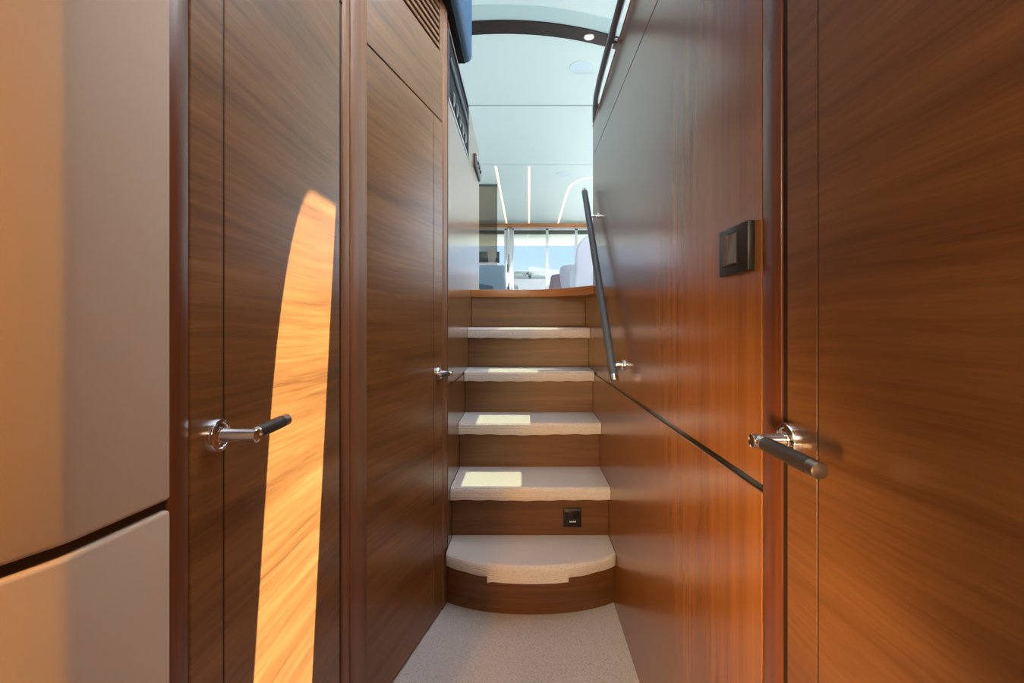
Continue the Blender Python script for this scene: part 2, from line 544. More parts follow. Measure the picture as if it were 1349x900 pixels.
# ---- left stair wall
m = MB()
m.prism([(1.82, 0.0), (2.66, 0.0), (2.66, H(-0.2305)), (1.82, H(-0.2305))], 'x', XL - 0.06, XL, 0.001, 1)
Y0, Y1 = 1.825, 2.486           # dark cabinet opening
m.prism([(1.82, H(-0.2205)), (3.08, H(-0.2205)), (3.08, H(0.815)), (1.82, H(0.815))], 'x', XL - 0.06, XL, 0.001, 1)
m.prism([(Y1, H(0.815)), (3.08, H(0.815)), (3.08, H(1.055)), (Y1, H(1.085))], 'x', XL - 0.06, XL, 0.001, 1)
m.prism([(1.82, H(1.083)), (Y1, H(1.083)), (Y1, H(1.09)), (1.82, H(1.105))], 'x', XL - 0.06, XL, 0, 1)
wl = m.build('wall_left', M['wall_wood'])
tag(wl, 'vertical-grained walnut wall on the left of the stairs', 'wall', kind='structure')
MB().box((XL - 0.05, 1.82, H(-0.2315)), (XL - 0.004, 2.655, H(-0.2195))).build('shadow_gap', M['black_gloss'], wl)

# ---- saloon shell
o = MB().prism([(-2.2, 2.66), (-0.275, 2.66), (0.02, 2.66), (0.325, 2.66), (2.2, 2.66), (2.2, 10.6), (-2.2, 10.6)], 'z', H(0.12), H(0.175)).build('floor_saloon', M['sal_floor'])
tag(o, 'raised saloon floor beyond the stairs', 'floor', kind='structure')
def sidewall(name, x0, x1, lab):
    m = MB()
    m.box((x0, -1.6, -0.06), (x1, 10.6, H(0.75)))
    m.box((x0, -1.6, H(1.75)), (x1, 10.6, H(CH + 0.04)))
    m.box((x0, -1.6, H(0.75)), (x1, 2.4, H(1.75)))
    m.box((x0, 10.2, H(0.75)), (x1, 10.6, H(1.75)))
    for y in (5.0, 7.6): m.box((x0, y, H(0.75)), (x1, y + 0.12, H(1.75)))
    o = m.build(name, M['white'])
    tag(o, lab, 'wall', kind='structure')
sidewall('wall_port', 2.2, 2.28, 'white saloon side wall with long windows on the right')
sidewall('wall_starboard', -2.28, -2.2, 'white saloon side wall with long windows on the left')
o = MB().box((-0.34, 2.662, 0.0), (0.39, 2.70, H(0.115))).build('wall_under_saloon', M['gap'])
tag(o, 'dark bulkhead under the saloon floor behind the stairs', 'wall', kind='structure')
# cabin behind the camera
o = MB().box((-0.488, -0.055, 0.0), (-0.12, -0.025, H(0.94)), 0.004, 2).build('lamp_blocker', M['post_wood'])  # added blocker, keeps cabin lamp light off the stairs and cream panel
tag(o, 'unseen board added beside the camera to block the cabin lamps', 'door frame', kind='structure')
o = MB().box((-0.97, -1.66, -0.06), (0.40, -1.6, H(1.0))).build('wall_cabin', M['cream'])
tag(o, 'cream cabin wall behind the camera', 'wall', kind='structure')
o = MB().box((-1.01, -1.6, -0.06), (-0.95, 0.22, H(1.0))).build('wall_cabin_side', M['cream'])
tag(o, 'cream cabin side wall behind the camera', 'wall', kind='structure')
o = MB().box((XR, -1.6, -0.06), (XR + 0.06, -0.425, H(1.0))).build('wall_cabin_right', M['door_wood3'])
tag(o, 'walnut wall behind the right door', 'wall', kind='structure')
o = MB().box((-2.2, -1.66, H(0.94)), (2.2, 0.40, H(1.0))).build('ceiling_cabin', M['ceil'])
tag(o, 'low white ceiling over the cabin entrance', 'ceiling', kind='structure')

# ---- ceiling: backing with the open hatches that let the sun in
zc0, zc1 = H(CH), H(CH + 0.04)
m = MB()
def crect(x0, x1, y0, y1):
    if x1 > x0 and y1 > y0: m.box((x0, y0, zc0), (x1, y1, zc1))
# hatch 1: X -.05...16, Y 1.07..1.29
crect(-2.28, 2.28, -1.0, 1.07)
crect(-2.28, -0.046, 1.07, 1.294)
crect(0.17, 2.28, 1.07, 1.294)
# rounded corner of hatch 1
pts = [(-0.046, 1.07)] + [(-0.046 + 0.075 * (1 - math.cos(a)), 1.07 + 0.105 * (1 - math.sin(a))) for a in [i * PI / 2 / 10 for i in range(11)]]
m.prism(pts, 'z', zc0, zc1)
crect(-2.28, 2.28, 1.294, 2.24)
# hatch 2
crect(-2.28, 0.27, 2.24, 2.90)
crect(0.505, 2.28, 2.24, 2.675)
crect(0.64, 2.28, 2.675, 2.90)
crect(-2.28, 2.28, 2.90, 3.80)
tg = MB().box((0.262, 2.232, zc0 + 0.012), (0.648, 2.908, zc0 + 0.020)).build('sun_dimming_pane', thin_glass('sun_dimming_glass', (0.17, 0.18, 0.145)))  # added pane, tinted to tone down the sun on the treads
tag(tg, 'unseen tinted pane added in the ceiling to dim the sun on the stairs', 'skylight', kind='structure')
ceil_front = m.build('ceiling_front', M['ceil'])
tag(ceil_front, 'bright pale front part of the saloon ceiling', 'ceiling', kind='structure')
m = MB()
m.box((-2.28, 3.33, H(CH + 0.006)), (2.28, 10.7, zc1))
ceil = m.build('ceiling', M['ceil_gap'])
tag(ceil, 'pale saloon ceiling of large flat panels', 'ceiling', kind='structure')
# arc shaped front edge: panel between the light part and black band
def band_curve(x, d): return d + (x + 0.14) ** 2 / (2 * 1.7)
xs = [-2.2 + 4.4 * i / 80 for i in range(81)]
def arc_band(d0, d1, z0, z1):
    f = [(x, min(band_curve(x, d0), 4.7)) for x in xs]
    g = [(x, min(band_curve(x, d1), 4.75)) for x in xs]
    mm = MB()
    bm = bmesh.new()
    a = [[bm.verts.new((p[0], p[1], z)) for p in q] for q in (f, g) for z in (z0, z1)]
    f0, f1, g0, g1 = a
    for i in range(len(xs) - 1):
        bm.faces.new((f0[i], f0[i + 1], g0[i + 1], g0[i]))
        bm.faces.new((f1[i], g1[i], g1[i + 1], f1[i + 1]))
        bm.faces.new((f0[i], f1[i], f1[i + 1], f0[i + 1]))
        bm.faces.new((g0[i], g0[i + 1], g1[i + 1], g1[i]))
    bm.faces.new((f0[0], g0[0], g1[0], f1[0]))
    bm.faces.new((f0[-1], f1[-1], g1[-1], g0[-1]))
    bmesh.ops.recalc_face_normals(bm, faces=bm.faces[:])
    return mm.add(bm)
arc_band(3.29, 3.46, H(CH - 0.004), H(CH + 0.02)).build('front_panel', M['ceil2'], ceil)
bb = arc_band(3.45, 3.605, H(CH - 0.012), H(CH + 0.018)).build('light_band', M['band'], ceil)
# panel directly behind the band follows its arc
mm = MB()
bm = bmesh.new()
f = [(x, min(band_curve(x, 3.60), 4.75)) for x in xs]
a0 = [bm.verts.new((p[0], p[1], H(CH - 0.001))) for p in f]; a1 = [bm.verts.new((p[0], 4.80, H(CH - 0.001))) for p in f]
b0 = [bm.verts.new((p[0], p[1], H(CH + 0.006))) for p in f]; b1 = [bm.verts.new((p[0], 4.80, H(CH + 0.006))) for p in f]
for i in range(len(xs) - 1):
    bm.faces.new((a0[i], a0[i + 1], a1[i + 1], a1[i])); bm.faces.new((b0[i], b1[i], b1[i + 1], b0[i + 1]))
    bm.faces.new((a0[i], b0[i], b0[i + 1], a0[i + 1])); bm.faces.new((a1[i], a1[i + 1], b1[i + 1], b1[i]))
bmesh.ops.recalc_face_normals(bm, faces=bm.faces[:])
mm.add(bm).build('ceiling_panel', M['ceil'], ceil)
MB().box((-2.2, 4.825, H(CH)), (2.2, 6.59, H(CH + 0.006)), 0.002, 1).build('ceiling_panel', M['ceil'], ceil)
MB().box((-2.2, 6.605, H(CH)), (2.2, 10.5, H(CH + 0.006)), 0.002, 1).build('ceiling_panel', M['ceil'], ceil)

# ---- aft bulkhead and glass doors
YA = 10.5
o = MB().box((-2.2, YA - 0.05, H(2.02)), (2.2, YA + 0.08, H(CH - 0.001)), 0.003, 1).build('trim_5', M['nosing_wood'])
tag(o, 'long walnut header strip over the aft glass doors', 'trim', kind='structure')
def gdoor(name, x0, x1, fw, lab, fm):
    m = MB()
    m.box((x0, YA, H(0.175)), (x0 + fw, YA + 0.05, H(2.0)), 0.003, 1)
    m.box((x1 - fw, YA, H(0.175)), (x1, YA + 0.05, H(2.0)), 0.003, 1)
    m.box((x0, YA, H(1.965)), (x1, YA + 0.05, H(2.0)), 0.003, 1)
    m.box((x0, YA, H(0.175)), (x1, YA + 0.05, H(0.26)), 0.003, 1)
    f = m.build(name, fm)
    tag(f, lab, 'glass door', kind='structure')
    MB().box((x0 + fw, YA + 0.012, H(1.885)), (x1 - fw, YA + 0.04, H(1.968))).build('head_reflection', M['dark_reflection'], f)  # dark bar standing for the door head's reflection in the glass
    MB().box((x0 + fw - 0.004, YA + 0.02, H(0.25)), (x1 - fw + 0.004, YA + 0.028, H(1.97))).build('pane', M['glass'], f)
    return f
M['dark_reflection'] = plain('dark_green_reflection', (0.05, 0.06, 0.045), 0.35)
gdoor('door_4', -2.15, -0.37, 0.04, 'left fixed pane of the aft glass doors', M['steel'])
gdoor('door_5', -0.235, 0.49, 0.03, 'middle sliding pane of the aft glass doors', M['steel'])
gdoor('door_6', 0.49, 1.10, 0.03, 'right sliding pane of the aft glass doors', M['steel'])
gdoor('door_7', 1.10, 2.15, 0.03, 'far right pane of the aft glass doors', M['steel'])
o = MB().box((-0.37, YA - 0.02, H(0.175)), (-0.235, YA + 0.07, H(2.02)), 0.025, 4).build('trim_6', M['chrome'])
tag(o, 'mirror polished post between the aft glass doors', 'door post', kind='structure')

# aft deck outside
o = MB().box((-2.6, 10.7, H(2.02)), (2.6, 12.9, H(2.12))).build('ceiling_cockpit', M['overhang'])
tag(o, 'overhang over the aft deck beyond the glass doors', 'overhang', kind='structure')
o = MB().box((-2.6, 10.62, H(0.05)), (2.6, 14.5, H(0.13))).build('floor_deck', M['sal_floor'])
tag(o, 'aft deck floor beyond the glass doors', 'floor', kind='structure')

# ================================================================== CREAM PANELS (near left)
def cream_profile():
    p = [(-0.388, 0.552), (-0.3972, 0.452)]
    for t in (0.25, 0.5, 0.75):
        a = (1 - t) ** 2; b = 2 * t * (1 - t); c = t * t
        p.append((a * -0.3972 + b * -0.3983 + c * -0.4015, a * 0.452 + b * 0.440 + c * 0.431))
    p += [(-0.4015, 0.431), (-0.4150, 0.395), (-0.53, 0.09)]
    return p
def cream_panel(name, z0, z1, lab):
    P = cream_profile()
    back = [(x - 0.06, y + 0.0) for x, y in P]
    pts = P + [(-0.62, 0.09), (-0.448, 0.552)]
    o = MB().prism(pts, 'z', z0, z1, 0.0045, 3).build(name, M['cream'], smooth=50)
    return tag(o, lab, 'wall panel')
GZ = -0.1985
cream_panel('upholstered_bulkhead', H(GZ + 0.0055), H(0.93), 'large cream padded wall panel above the black groove, nearest on the left')
cream_panel('upholstered_bulkhead', 0.005, H(GZ - 0.0055), 'cream padded wall panel below the black groove, nearest on the left')
o = MB().prism([(x - 0.007 if i < 8 else x, y) for i, (x, y) in enumerate(cream_profile() + [(-0.61, 0.10), (-0.44, 0.545)])], 'z', H(GZ - 0.0050), H(GZ + 0.0050)).build('trim_7', M['black_gloss'])
tag(o, 'black groove between the two cream panels', 'trim', kind='structure')

# ================================================================== DOOR HANDLES
def handle(door, rose, n, l, proj, length, lab, droop=0.0):
    rose = Vector(rose); n = Vector(n).normalized(); l = Vector(l).normalized()
    tip = rose + n * proj
    hb = MB()
    hb.lathe([(0.0105, 0.008), (0.0088, 0.012), (0.0088, proj + 0.0088), (0.0080, proj + 0.0098), (0.004, proj + 0.0104), (0, proj + 0.0105)], 28, rose, n)
    hb = hb.build('door_handle', M['chrome'], door)
    tag(hb, lab)
    MB().lathe([(0.0, 0.0), (0.0215, 0.0), (0.0215, 0.0085), (0.0205, 0.0105), (0.0165, 0.0108), (0.0155, 0.0085), (0.0115, 0.0085), (0.0105, 0.012), (0.008, 0.0125)], 40, rose, n).build('rosette', M['chrome'], hb)
    lv = (l + Vector((0, 0, droop))).normalized()
    r = 0.0084
    a0 = tip + lv * 0.005
    MB().lathe([(0.0, 0), (r, 0), (r, 0.010), (r - 0.0006, 0.0105), (0, 0.0105)], 28, a0, lv).build('collar', M['chrome'], hb)
    MB().lathe([(0, 0.0100), (r - 0.0004, 0.0100), (r + 0.0002, 0.012), (r + 0.0002, length - 0.021), (r - 0.0004, length - 0.019), (0, length - 0.019)], 28, a0, lv).build('grip', M['leather'], hb)
    MB().lathe([(0, length - 0.0195), (r, length - 0.0195), (r, length - 0.0055), (r - 0.0008, length - 0.0046), (r * 0.5, length - 0.0040), (0, length - 0.0038)], 28, a0, lv).build('end_cap', M['cap'], hb)

handle(d1, (XD, 0.634, H(-0.141)), (1, 0, 0), (0, 1, 0), 0.047, 0.096, 'chrome lever handle with dark grip', 0.02)
handle(d3, (XR, 0.604, H(-0.141)), (-1, 0, 0), (0, -1, 0), 0.041, 0.124, 'chrome lever handle with dark grip', 0.0)
rp2 = MS @ Vector((s_of(1.715), 0, H(-0.168)))
handle(d2, rp2, NV, -U, 0.045, 0.105, 'chrome lever handle with dark grip', 0.0)

# ================================================================== STAIRCASE
st = empty('staircase', (0.025, 2.2, 0.0), 'walnut staircase with six risers and pale carpeted treads climbing to the saloon', 'stairs')
RISE = 0.198
back = [1.922, 2.152, 2.357, 2.512, 2.64]         # risers behind treads 1..5
zt = [RISE * (i + 1) for i in range(5)]            # tread tops
xl, xr = XL + 0.0004, XR - 0.0004
# riser 1: bowed
def bow(x, side, mid):
    t = (x - 0.025) / 0.30
    return side + (mid - side) * (1 - abs(t) ** 2.4)
N1 = 32
xs1 = [xl + (xr - xl) * i / N1 for i in range(N1 + 1)]
front = [(x, bow(x, 1.812, 1.737)) for x in xs1]
MB().prism(front + [(xr, 1.84), (xl, 1.84)], 'z', 0.001, zt[0] - 0.036).build('riser', M['riser_wood'], st)
for i in range(4):
    MB().box((xl, back[i], zt[i] - 0.03), (xr, back[i] + 0.018, zt[i + 1] - 0.036), 0.0008, 1).build('riser', M['riser_wood'], st)
MB().box((xl, back[4], zt[4] - 0.03), (xr, back[4] + 0.018, H(0.14)), 0.0008, 1).build('riser', M['riser_wood'], st)

def carpet_tread(k, side, mid, thick, sag, flap=False):
    """carpet wrapped over the tread: sheet with rounded nose, closed to a slab"""
    n = 40
    rows = []
    R = 0.014
    for i in range(n + 1):
        x = xl + 0.001 + (xr - xl - 0.002) * i / n
        yb = back[k] - 0.0008
        yf = bow(x, side, mid) if mid != side else side
        t = (x - 0.025) / 0.30
        dz = sag * (math.exp(-((t + 0.05) / 0.38) ** 2)) + 0.0012 * math.sin(x * 70 + k)
        top = zt[k]
        bot = zt[k] - thick - dz
        row = [(x, yb, top)]
        row.append((x, yf + (yb - yf) * 0.5, top + 0.0005))
        for a in range(7):
            an = PI / 2 * a / 6
            row.append((x, yf + R - R * math.sin(an), top - R + R * math.cos(an)))
        row.append((x, yf + 0.001, (top + bot) / 2 - 0.004))
        row.append((x, yf + 0.001, bot + 0.003))
        row.append((x, yf + 0.004, bot))
        row.append((x, yf + 0.010, bot + 0.001))
        row.append((x, yf + 0.012, zt[k] - 0.034))
        row.append((x, yb, zt[k] - 0.034))
        rows.append(row)
    mb = MB()
    bm = bmesh.new()
    vv = [[bm.verts.new(p) for p in r] for r in rows]
    L_ = len(rows[0])
    for a, b in zip(vv, vv[1:]):
        for j in range(L_):
            bm.faces.new((a[j], a[(j + 1) % L_], b[(j + 1) % L_], b[j]))
    bm.faces.new(vv[0]); bm.faces.new(vv[-1][::-1])
    bmesh.ops.recalc_face_normals(bm, faces=bm.faces[:])
    mb.add(bm)
    o = mb.build('tread', M['carpet_rib'], st, smooth=60)
    if flap:
        rows = []
        for i in range(17):
            x = -0.123 + 0.273 * i / 16
            yf = bow(x, side, mid) - 0.0035
            rows.append([(x, yf + 0.016, zt[k] + 0.002), (x, yf + 0.005, zt[k] - 0.001), (x, yf, zt[k] - 0.012), (x, yf + 0.0005, zt[k] - 0.054 - (0.006 if i == 0 else 0)),
                         (x, yf + 0.004, zt[k] - 0.054), (x, yf + 0.0055, zt[k] - 0.012), (x, yf + 0.016, zt[k] - 0.003)])
        bm = bmesh.new()
        vv = [[bm.verts.new(p) for p in r] for r in rows]
        L_ = 7
        for a, b in zip(vv, vv[1:]):
            for j in range(L_): bm.faces.new((a[j], a[(j + 1) % L_], b[(j + 1) % L_], b[j]))
        bm.faces.new(vv[0]); bm.faces.new(vv[-1][::-1])
        bmesh.ops.recalc_face_normals(bm, faces=bm.faces[:])
        MB().add(bm).build('carpet_flap', M['carpet_rib'], o, smooth=60)
    return o
carpet_tread(0, 1.765, 1.667, 0.043, 0.0, True)
carpet_tread(1, 1.868, 1.868, 0.046, 0.003)
carpet_tread(2, 2.095, 2.095, 0.048, 0.004)
carpet_tread(3, 2.300, 2.300, 0.047, 0.001)
carpet_tread(4, 2.455, 2.455, 0.050, 0.003)
# landing edge: left half straight, right half sweeping forward
fr_ = [(xl, 2.612), (-0.1, 2.615), (0.0, 2.62), (0.05, 2.615), (0.10, 2.595), (0.15, 2.555), (0.20, 2.50), (0.25, 2.43), (0.29, 2.365), (xr, 2.315)]
MB().prism(fr_ + [(xr, 2.659), (xl, 2.659)], 'z', H(0.140), H(0.18), 0.003, 2).build('landing_nosing', M['nosing_wood'], st)

# stair light plate on riser 2
sp = empty('stair_socket', (0.186, back[0], H(-0.7415)), 'small square black plate with a tiny white mark on the second riser', 'wall plate')
MB().box((0.151, back[0] - 0.008, H(-0.778)), (0.221, back[0] - 0.0003, H(-0.705)), 0.004, 3).build('plate', M['black'], sp)
MB().box((0.1565, back[0] - 0.0105, H(-0.770)), (0.2155, back[0] - 0.0078, H(-0.713)), 0.001, 2).build('cover', M['black_gloss'], sp)
mk = MB()
for j in range(4): mk.box((0.174 + 0.0065 * j, back[0] - 0.0112, H(-0.7565)), (0.1795 + 0.0065 * j, back[0] - 0.0104, H(-0.7515)))
mk.build('mark', M['mark'], sp)

# ================================================================== HANDRAIL on the right wall
hr = empty('stair_handrail', (XR, 1.625, H(-0.16)), 'sloping dark slate handrail with chrome brackets on the right stair wall', 'handrail')
p0 = Vector((0.287, 1.584, H(-0.182))); p1 = Vector((0.285, 2.36, H(0.632)))
dv = (p1 - p0).normalized()
MB().tube([p0 + dv * 0.02, p1 - dv * 0.02], 0.0138, 28).build('rail', M['rail_leather'], hr)
for e_, s_ in ((p0, 1), (p1, -1)):
    MB().lathe([(0, 0), (0.011, 0.0), (0.0138, 0.003), (0.0142, 0.006), (0.0142, 0.021), (0, 0.021)], 28, e_, dv * s_).build('end_cap', M['chrome'], hr)
for yy, tt in ((1.625, None), (2.205, None)):
    t = (yy - p0.y) / (p1.y - p0.y)
    c = p0 + (p1 - p0) * t
    b = MB().tube([(XR - 0.006, yy, c.z + 0.006), (XR - 0.022, yy, c.z + 0.006), (c.x + 0.004, c.y, c.z)], 0.0065, 16).build('bracket', M['chrome'], hr)
    MB().lathe([(0, 0), (0.017, 0), (0.017, 0.004), (0.0155, 0.006), (0, 0.006)], 30, (XR, yy, c.z + 0.006), (-1, 0, 0)).build('rosette', M['chrome'], b)

# rail on top of the right wall
tr = empty('coaming_rail', (XR, 1.6, H(0.98)), 'dark grab rail running along the top of the right wall', 'handrail')
pts = [(0.305, 0.95, H(1.045)), (0.304, 1.3, H(1.022)), (0.303, 1.6, H(1.000)), (0.303, 1.85, H(0.985)), (0.304, 2.0, H(0.975)), (0.308, 2.12, H(0.968)), (0.317, 2.22, H(0.962)), (0.328, 2.30, H(0.957)), (0.335, 2.352, H(0.950))]
MB().tube(pts, 0.0125, 20).build('rail', M['rail_dark'], tr)
for yy in (1.15, 1.744, 2.21):
    zt_ = H(right_top(yy))
    MB().box((0.326, yy - 0.014, zt_ - 0.001), (0.342, yy + 0.014, zt_ + 0.022), 0.002, 1).box((0.306, yy - 0.008, zt_ + 0.008), (0.335, yy + 0.008, zt_ + 0.02), 0.002, 1).build('bracket', M['black'], tr)

# ================================================================== LIGHT SWITCH
ls = empty('light_switch', (XR, 0.757, H(0.111)), 'black light switch plate with two rockers on the right wall', 'light switch')
MB().box((XR - 0.010, 0.705, H(0.0755)), (XR - 0.0002, 0.809, H(0.147)), 0.0015, 2).build('plate', M['black'], ls)
MB().box((XR - 0.0115, 0.738, H(0.088)), (XR - 0.009, 0.789, H(0.1375))).build('rocker_frame', M['gap'], ls)
for ya, yb, tilt in ((0.7395, 0.7625, 1), (0.7645, 0.7875, -1)):
    za, zb = H(0.090), H(0.1355)
    f1, f2 = (0.0165, 0.0125) if tilt > 0 else (0.0125, 0.0165)
    MB().prism([(XR - 0.0105, za), (XR - f1, za), (XR - 0.0135, (za + zb) / 2), (XR - f2, zb), (XR - 0.0105, zb)], 'y', ya, yb, 0.0006, 1).build('rocker', M['rocker'] if 'rocker' in M else M.setdefault('rocker', plain('grey_rocker', (0.10, 0.09, 0.085), 0.3)), ls)

# ================================================================== DARK CABINET in the left wall
dc = empty('instrument_cabinet', (XL, 2.15, H(0.82)), 'long black panel with knobs and a pale metal frame in the upper left stair wall', 'cabinet')
MB().box((XL - 0.14, Y0, H(0.818)), (XL - 0.13, Y1, H(1.082))).box((XL - 0.14, Y0, H(1.074)), (XL - 0.012, Y1, H(1.0815))).box((XL - 0.14, Y1 - 0.006, H(0.818)), (XL - 0.012, Y1 - 0.001, H(1.0815))).box((XL - 0.14, Y0, H(0.818)), (XL - 0.012, Y0 + 0.005, H(1.0815))).build('back_panel', M['black'], dc)
m = MB()
m.box((XL - 0.012, Y0 - 0.004, H(1.075)), (XL + 0.003, Y1, H(1.083)), 0.001, 1)
m.box((XL - 0.012, Y0 - 0.004, H(0.8155)), (XL + 0.003, Y0 + 0.004, H(1.083)), 0.001, 1)
m.box((XL - 0.012, Y1 - 0.006, H(0.8155)), (XL + 0.003, Y1, H(1.083)), 0.001, 1)
m.build('frame', M['rail_dark'], dc)
MB().box((XL - 0.012, Y0 - 0.004, H(0.8155)), (XL + 0.0035, Y1, H(0.826)), 0.001, 1).build('sill', M['steel'], dc)
MB().box((XL - 0.03, Y0 + 0.006, H(0.824)), (XL - 0.004, Y1 - 0.006, H(1.077))).build('front_panel', M['matt_black'], dc)
MB().tube([(XL - 0.003, Y0 + 0.02, H(0.985)), (XL - 0.003, Y1 - 0.02, H(0.985))], 0.011, 16).build('inner_bar', M['slate'], dc)
for k in range(5):
    y = Y0 + 0.15 + 0.10 * k
    MB().lathe([(0, 0), (0.028, 0), (0.028, 0.003), (0.022, 0.007), (0.012, 0.0085), (0, 0.0088)], 24, (XL - 0.0045, y, H(0.885)), (1, 0, 0)).build('knob', M['black_gloss'], dc)

# small control on the wall end
cp = empty('control_panel', (XL, 2.94, H(0.90)), 'small slate control box near the far end of the left stair wall', 'control panel')
MB().prism([(2.77, H(0.872)), (3.07, H(0.872)), (3.07, H(0.965)), (2.77, H(0.945))], 'x', XL, XL + 0.012, 0.003, 2).build('body', M['black'], cp)
MB().prism([(2.785, H(0.880)), (3.055, H(0.880)), (3.055, H(0.955)), (2.785, H(0.938))], 'x', XL + 0.0115, XL + 0.0135, 0, 1).build('screen', M['rail_dark'], cp)
for yy in (2.84, 2.92, 3.0):
    MB().lathe([(0, 0), (0.012, 0), (0.010, 0.008), (0, 0.008)], 18, (XL + 0.0133, yy, H(0.912)), (1, 0, 0)).build('button', M['black_gloss'], cp)

# padded coaming
pc = empty('padded_coaming', (-0.31, 1.5, H(1.10)), 'navy leather padded coaming with a rounded end above the left wall', 'coaming')
MB().box((-0.42, 0.9, H(1.14)), (-0.226, 2.21, H(1.46)), 0.03, 5).build('pad', M['pad'], pc)
MB().box((-0.39, 0.93, H(1.134)), (-0.252, 2.185, H(1.145)), 0.004, 1).build('underside_shade', M['matt_black'], pc)  # black sheet that paints in the shade under the pad
MB().box((-0.40, 1.84, H(1.106)), (-0.30, 2.16, H(1.141)), 0.004, 1).build('base_strip', M['black'], pc)

# ================================================================== CEILING FITTINGS
def speaker(x, y, lab):
    e_ = empty('ceiling_speaker', (x, y, H(CH)), lab, 'speaker', 'round ceiling speakers')
    MB().lathe([(0.092, 0), (0.104, 0), (0.104, 0.003), (0.100, 0.006), (0.092, 0.006)], 40, (x, y, H(CH)), (0, 0, -1)).build('rim', M['ceil'], e_)
    MB().lathe([(0, 0.0045), (0.06, 0.0048), (0.094, 0.004), (0.094, 0)], 40, (x, y, H(CH)), (0, 0, -1)).build('grille', M['speaker'], e_)
M['speaker'] = plain('speaker_cloth', (0.60, 0.74, 0.82), 0.7, bump=0.2, bscale=900)
speaker(0.477, 4.09, 'round pale ceiling speaker near the black ceiling band')
speaker(0.56, 7.0, 'round pale ceiling speaker near the light strips further aft')
dl = empty('downlight', (0.475, 3.70, H(CH - 0.012)), 'small glowing downlight set in the black ceiling band', 'ceiling light')
dlx, dly = 0.475, 3.645
dl.location = (dlx, dly, H(CH - 0.012))
MB().lathe([(0.028, 0), (0.040, 0), (0.038, 0.004), (0.030, 0.004), (0.028, 0)], 28, (dlx, dly, H(CH - 0.012)), (0, 0, -1)).build('bezel', M['steel'], dl)
MB().lathe([(0, 0.002), (0.028, 0.002), (0.028, 0)], 24, (dlx, dly, H(CH - 0.012)), (0, 0, -1)).build('lens', M['lens'], dl)
def strip(pts, lab):
    w_ = 0.014
    P = [Vector((x, y, H(CH))) for x, y in pts]
    Lp, Rp = [], []
    for i, p in enumerate(P):
        t = (P[min(i + 1, len(P) - 1)] - P[max(i - 1, 0)]).normalized()
        s = Vector((-t.y, t.x, 0)) * w_
        Lp.append(p + s); Rp.append(p - s)
    poly = [(v.x, v.y) for v in Lp] + [(v.x, v.y) for v in Rp[::-1]]
    o = MB().prism(poly, 'z', H(CH - 0.004), H(CH + 0.002)).build('light_strip', M['led'])
    tag(o, lab, 'light strip', 'ceiling light strips')
strip([(-0.373, 6.67), (-0.357, 10.44)], 'straight warm light strip on the ceiling, leftmost of the three')
strip([(0.07, 6.67), (0.11, 10.44)], 'straight warm light strip on the ceiling, middle of the three')
cv = [(0.716, 10.44), (0.705, 9.4), (0.695, 8.5), (0.69, 7.95), (0.70, 7.7), (0.73, 7.5), (0.79, 7.33), (0.87, 7.22), (1.0, 7.15), (1.3, 7.12), (1.7, 7.12)]
strip(cv, 'curved warm light strip on the ceiling, rightmost of the three')

# ================================================================== SALOON CONTENTS
FZ = H(0.175)
# smoked glass partition
gp = empty('glass_partition', (-0.56, 7.55, FZ), 'smoked glass partition reaching the ceiling on the left of the saloon', 'partition')
MB().box((-0.72, 7.54, FZ + 0.02), (-0.40, 7.556, H(CH) - 0.012)).build('pane', M['smoked'], gp)
MB().box((-0.72, 7.53, FZ), (-0.40, 7.566, FZ + 0.03), 0.003, 1).box((-0.72, 7.53, H(CH) - 0.02), (-0.40, 7.566, H(CH) - 0.001), 0.003, 1).build('channel', M['rail_dark'], gp)

# blue grey sofa (left)
sf = empty('sofa', (-0.95, 7.2, FZ), 'blue grey sofa seen from behind the left wall', 'sofa')
MB().box((-1.9, 7.04, FZ + 0.08), (-0.27, 7.50, FZ + 0.36), 0.04, 3).build('seat_base', M['bluegrey'], sf)
MB().box((-1.9, 6.88, FZ + 0.06), (-0.265, 7.05, H(0.815)), 0.03, 4).build('backrest', M['bluegrey'], sf)
MB().box((-0.48, 7.04, FZ + 0.08), (-0.27, 7.50, FZ + 0.52), 0.04, 3).build('armrest', M['bluegrey'], sf)
for sx_ in (-1.8, -0.42):
    for sy_ in (6.96, 7.44):
        MB().lathe([(0, 0), (0.02, 0), (0.025, 0.1), (0, 0.1)], 14, (sx_, sy_, FZ), (0, 0, 1)).build('leg', M['steel'], sf)
# dark cushioned stool in front of the sofa
sl = empty('lounge_stool', (-0.72, 6.12, FZ), 'dark blue low curved lounge seat in front of the blue grey sofa', 'stool')
pts = []
for i in range(17):
    t = i / 16
    pts.append((-0.95 + 0.58 * t, H(0.455) + 0.07 * (1 - t ** 1.6)))
pts2 = [(x, z - 0.10) for x, z in pts[::-1]]
MB().prism(pts + pts2, 'y', 5.95, 6.30, 0.01, 2).build('cushion', M['navy'], sl)
MB().lathe([(0, 0), (0.2, 0), (0.2, 0.012), (0.04, 0.03), (0.035, 0.19), (0, 0.19)], 24, (-0.72, 6.12, FZ), (0, 0, 1)).build('pedestal', M['steel'], sl)

# television / dark unit with white cloth, further aft
tv = empty('television', (-0.72, 9.6, FZ), 'black screen on a slim stand behind the blue grey sofa', 'television')
MB().box((-0.95, 9.58, H(1.17)), (-0.465, 9.63, H(1.385)), 0.006, 2).build('screen', M['dark_glass'], tv)
MB().box((-0.95, 9.60, FZ + 0.02), (-0.85, 9.64, H(1.2)), 0.004, 1).build('stem', M['black'], tv)
MB().box((-1.15, 9.48, FZ), (-0.65, 9.75, FZ + 0.025), 0.005, 1).build('foot', M['black'], tv)
